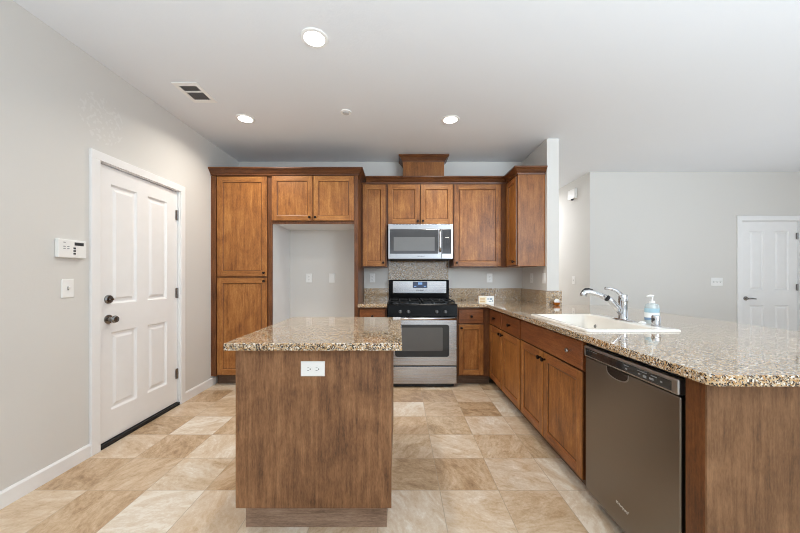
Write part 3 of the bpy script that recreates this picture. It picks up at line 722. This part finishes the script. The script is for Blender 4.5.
p = thing('air_gap', (1.52, 1.885, fz), 'short chrome air gap cap near the sink corner', 'air gap')
MB().lathe((1.52, 1.885, fz), [(0,0),(0.026,0),(0.026,0.004),(0.0225,0.006),(0.0225,0.056),(0.019,0.063),(0,0.065)], n=26).build('cap', M['chrome'], p)
MB().lathe((1.4978, 1.878, fz+0.042), [(0,0),(0.010,0),(0.009,0.003),(0,0.003)], (-1,-0.2,0), 14).build('vent_hole', M['dark_grey'], p)
tag(MB().lathe((1.53, 2.003, fz), [(0,0),(0.02,0),(0.019,0.006),(0.012,0.010),(0,0.011)], n=20).build('hole_cover', M['white_plastic'], loc=(1.53, 2.003, fz)), 'small white hole cover on the sink deck beside the faucet', 'hole cover')

p = thing('soap_bottle', (1.612, 2.03, ZT), 'clear pump bottle of hand soap with blue label behind the sink', 'bottle')
MB().lathe((1.612, 2.03, ZT+0.0008), [(0,0),(0.036,0),(0.041,0.006),(0.0425,0.05),(0.042,0.112),(0.036,0.128),(0.018,0.136),(0,0.137)], n=32, sy=0.72).build('bottle_body', M['soap'], p)
def band(z0, z1, mat, nm, a=1.0):
    MB().lathe((1.612, 2.03, ZT+z0), [(0.0426,0),(0.0431,0.0005),(0.0431,z1-z0-0.0005),(0.0426,z1-z0)], n=32, sy=0.725).build(nm, mat, p)
band(0.078, 0.104, M['teal'], 'label_band'); band(0.046, 0.0775, M['white_plastic'], 'label_panel'); band(0.03, 0.0455, M['navy'], 'label_stripe')
pm = MB().cyl((1.612, 2.03, ZT+0.135), (1.612, 2.03, ZT+0.150), 0.014, n=20, bev=0.002).cyl((1.612, 2.03, ZT+0.15), (1.612, 2.03, ZT+0.178), 0.005, n=12)
pm.tube([(1.62, 2.03, ZT+0.180), (1.60, 2.03, ZT+0.183), (1.578, 2.028, ZT+0.178)], [0.008, 0.008, 0.005], 12).build('pump', M['white_plastic'], p)

p = thing('card_box', (0.975, 3.59, ZT), 'small white and cream carton on the counter in the back corner', 'box')
MB().box(0.892, 1.060, 3.565, 3.615, ZT+0.0008, 0.998, 0.0015).build('carton', M['white_plastic'], p)
MB().box(0.894, 0.974, 3.5638, 3.5655, ZT+0.003, 0.996).build('cream_panel', M['cream'], p)
m = MB()
for z0, z1 in ((0.932, 0.943), (0.953, 0.963), (0.970, 0.976)): m.box(0.903, 0.957, 3.5628, 3.5639, z0, z1)
m.build('tan_stripes', M['tan'], p)
m = MB()
for xx, z0, w_, h_ in ((0.985, 0.962, 0.02, 0.012), (1.012, 0.958, 0.028, 0.02), (1.0, 0.936, 0.03, 0.008), (1.036, 0.938, 0.012, 0.016)): m.box(xx, xx+w_, 3.5638, 3.5655, z0, z0+h_)
m.build('printed_marks', M['bluegrey'], p)

p = thing('votive_dish', (1.675, 3.39, ZT), 'small amber dish with white pieces against the granite end piece', 'dish')
MB().lathe((1.675, 3.39, ZT+0.0008), [(0,0),(0.022,0),(0.03,0.008),(0.036,0.03),(0.033,0.03),(0.027,0.01),(0,0.006)], n=26).build('dish', M['amber'], p)
m = MB()
for dx, dy, r in ((-0.014, -0.006, 0.016), (0.014, 0.002, 0.018), (0.0, 0.014, 0.015)):
    m.lathe((1.675+dx, 3.39+dy, ZT+0.02), [(0,0),(r*0.9,0.006),(r,0.02),(r*0.85,0.035),(r*0.4,0.043),(0,0.045)], n=14)
m.build('white_pieces', M['white_plastic'], p)

# ------------------------------------------------------------------ switches, outlets, devices
def plate(name, o, u, n, w_, h_, label, cat, kind, group=None):
    o = Vector(o); u = Vector(u); n = Vector(n); v = Vector((0,0,1))
    p = thing(name, o, label, cat, group)
    P = lambda a, b, c: o+u*a+v*b+n*c
    pl = MB().panels((P(-w_/2, -h_/2, 0), u, v, n), [0, w_], [0, h_], [], [], 0.006, outer=0.003).build('plate', M['white_plastic'], p)
    def rect(a0, a1, b0, b1, c0, c1, nm, mat, par, mb=None):
        m = mb or MB()
        m.prism([P(a0,b0,c0), P(a1,b0,c0), P(a1,b1,c0), P(a0,b1,c0)], n*(c1-c0))
        if mb is None: return m.build(nm, mat, par)
    if kind in ('duplex', 'duplex_h'):
        for sgn in (-1, 1):
            ca, cb = (0, 0.0195*sgn) if kind == 'duplex' else (0.0195*sgn, 0)
            c = P(ca, cb, 0.006)
            rc = MB().lathe(c, [(0,0),(0.0165,0),(0.016,0.002),(0,0.002)], n, 20).build('receptacle', M['white_plastic'], p)
            sl = MB()
            if kind == 'duplex':
                for s2 in (-1, 1): rect(ca+0.006*s2-0.001, ca+0.006*s2+0.001, cb-0.001, cb+0.008, 0.008, 0.0084, '', None, None, sl)
                rect(ca-0.0025, ca+0.0025, cb-0.010, cb-0.005, 0.008, 0.0084, '', None, None, sl)
            else:
                for s2 in (-1, 1): rect(ca-0.001-0.004, ca+0.008-0.004, cb+0.006*s2-0.001, cb+0.006*s2+0.001, 0.008, 0.0084, '', None, None, sl)
                rect(ca+0.006, ca+0.011, cb-0.0025, cb+0.0025, 0.008, 0.0084, '', None, None, sl)
            sl.build('slots', M['dark_grey'], rc)
    elif kind.startswith('toggle'):
        cnt = int(kind[6:])
        for i in range(cnt):
            a = (i-(cnt-1)/2)*0.046
            rect(a-0.005, a+0.005, -0.012, 0.012, 0.006, 0.0068, 'toggle_slot', M['grey'], p)
            c = P(a, 0, 0.0068)
            MB().prism([c-u*0.0035-v*0.004, c+u*0.0035-v*0.004, c+u*0.0035+v*0.006, c-u*0.0035+v*0.006], n*0.010+v*0.007, bev=0.001).build('toggle', M['white_plastic'], p)
    elif kind == 'rocker':
        rect(-0.0165, 0.0165, -0.033, 0.033, 0.006, 0.0085, 'rocker', M['white_plastic'], p)
    elif kind == 'blank':
        for b in (-0.04, 0.04): MB().lathe(P(0, b, 0.006), [(0,0),(0.0035,0),(0.003,0.001),(0,0.0012)], n, 10).build('screw', M['white_plastic'], p)
    return p
CY = ((1,0,0), (0,-1,0))
plate('wall_outlet', (-0.4066, 1.4948, 0.787), *CY, 0.113, 0.070, 'white sideways double outlet on the end of the island', 'outlet', 'duplex_h')
plate('wall_outlet', (-1.184, YB, 1.20), *CY, 0.072, 0.116, 'white double outlet on the back wall of the refrigerator alcove', 'outlet', 'duplex')
plate('wall_plate', (-0.884, YB, 1.20), *CY, 0.076, 0.122, 'blank white cover plate in the refrigerator alcove', 'wall plate', 'blank')
plate('wall_outlet', (-0.356, YB, 1.20), *CY, 0.072, 0.116, 'white double outlet under the narrow cabinet left of the stove', 'outlet', 'duplex')
plate('wall_outlet', (1.178, YB, 1.20), *CY, 0.072, 0.116, 'white double outlet on the back wall right of the stove', 'outlet', 'duplex')
plate('wall_outlet', (XD, 3.855, 1.20), (0,-1,0), (-1,0,0), 0.072, 0.116, 'white double outlet on the stub wall nearer the back corner', 'outlet', 'duplex')
plate('light_switch', (XD, 3.53, 1.20), (0,-1,0), (-1,0,0), 0.072, 0.116, 'white switch on the stub wall nearer its front edge', 'switch', 'rocker')
plate('light_switch', (XL, 2.01, 1.145), (0,1,0), (1,0,0), 0.074, 0.118, 'white single light switch below the alarm keypad', 'switch', 'toggle1')
plate('light_switch', (4.548, YF, 1.145), *CY, 0.168, 0.118, 'white triple light switch on the far wall beside the door', 'switch', 'toggle3')
plate('light_switch', (XH, 4.98, 1.16), (0,-1,0), (-1,0,0), 0.074, 0.118, 'white light switch on the hallway wall', 'switch', 'toggle1')

p = thing('alarm_keypad', (XL, 2.022, 1.33), 'white alarm keypad with small dark display on the left wall', 'keypad')
MB().box(XL, XL+0.026, 1.934, 2.108, 1.338, 1.452, 0.004).build('case', M['white_plastic'], p)
MB().box(XL+0.0255, XL+0.027, 2.03, 2.088, 1.418, 1.438).build('screen', M['dark_grey'], p)
m = MB()
for i in range(3): m.box(XL+0.0255, XL+0.0275, 2.023, 2.037, 1.36+i*0.017, 1.371+i*0.017, 0.0005)
m.build('dark_buttons', M['dark_grey'], p)
m = MB()
for yy, zz in ((1.962, 1.43), (1.962, 1.405), (1.985, 1.405), (1.962, 1.392), (1.985, 1.392)): m.box(XL+0.0255, XL+0.0268, yy, yy+0.013, zz, zz+0.005)
m.build('pale_buttons', M['grey'], p)

p = thing('door_chime', (XH, 4.985, 2.42), 'white chime box high on the hallway wall', 'door chime')
MB().box(XH-0.042, XH, 4.88, 5.09, 2.43, 2.58, 0.012).build('case', M['white_plastic'], p)
MB().lathe((XH-0.03, 4.97, 2.43), [(0,0),(0.022,0),(0.016,-0.022),(0,-0.026)], n=16).build('sounder', M['dark_grey'], p)

# ceiling fittings
def downlight(x, y, label):
    p = thing('ceiling_light', (x, y, ZC), label, 'ceiling light', 'recessed downlights in the kitchen ceiling')
    MB().lathe((x, y, ZC-0.0005), [(0.064,-0.006),(0.071,-0.008),(0.084,-0.005),(0.087,0),(0.064,0)], n=36).build('trim_ring', M['white_plastic'], p)
    MB().lathe((x, y, ZC-0.0065), [(0,0),(0.0635,0),(0.0635,0.004),(0,0.004)], n=32).build('lens', M['lamp'], p)
    l = area('downlight_lamp', (x, y, ZC-0.012), (0, 0, 0), 0.14, 0.14, 10, (1, 0.94, 0.84), 'DISK', math.radians(150))
    return p
downlight(-0.535, 2.0, 'round recessed ceiling light nearest the camera')
downlight(-1.463, 3.02, 'round recessed ceiling light in front of the tall pantry cabinet')
downlight(0.487, 3.038, 'round recessed ceiling light in front of the vent chase')
p = thing('smoke_detector', (-0.488, 2.9, ZC), 'small round white cap on the ceiling between the two back lights', 'smoke detector')
MB().lathe((-0.488, 2.9, ZC), [(0,0),(0.05,0),(0.048,-0.008),(0,-0.01)], n=28).build('cover', M['white_plastic'], p)
MB().lathe((-0.488, 2.9, ZC-0.0102), [(0,0),(0.03,0),(0.028,-0.006),(0,-0.007)], n=24).build('sensor', M['pale_grey'], p)
p = thing('ceiling_vent', (-1.66, 2.6, ZC), 'white rectangular air register in the ceiling near the left wall', 'vent')
vx0, vx1, vy0, vy1 = -1.765, -1.565, 2.455, 2.735
fr = MB()
fr.box(vx0, vx1, vy0, 2.497, ZC-0.006, ZC, 0.002).box(vx0, vx1, 2.692, vy1, ZC-0.006, ZC, 0.002).box(vx0, -1.733, 2.497, 2.692, ZC-0.006, ZC, 0.002).box(-1.598, vx1, 2.497, 2.692, ZC-0.006, ZC, 0.002).box(-1.733, -1.598, 2.566, 2.584, ZC-0.006, ZC, 0.001)
fr.build('frame', M['white_plastic'], p)
MB().box(-1.734, -1.597, 2.496, 2.693, ZC-0.0012, ZC-0.0002).build('duct', M['dark_grey'], p)
m = MB()
for i in range(9):
    xx = -1.727+i*0.0155
    for ya, yb in ((2.498, 2.565), (2.585, 2.691)): m.prism([(xx, ya, ZC-0.0055), (xx+0.004, ya, ZC-0.0055), (xx+0.008, ya, ZC-0.0014), (xx+0.004, ya, ZC-0.0014)], (0, yb-ya, 0))
m.build('louvers', M['vent_grey'], p)

for o in S.objects:
    if '_o' in o: del o['_o']
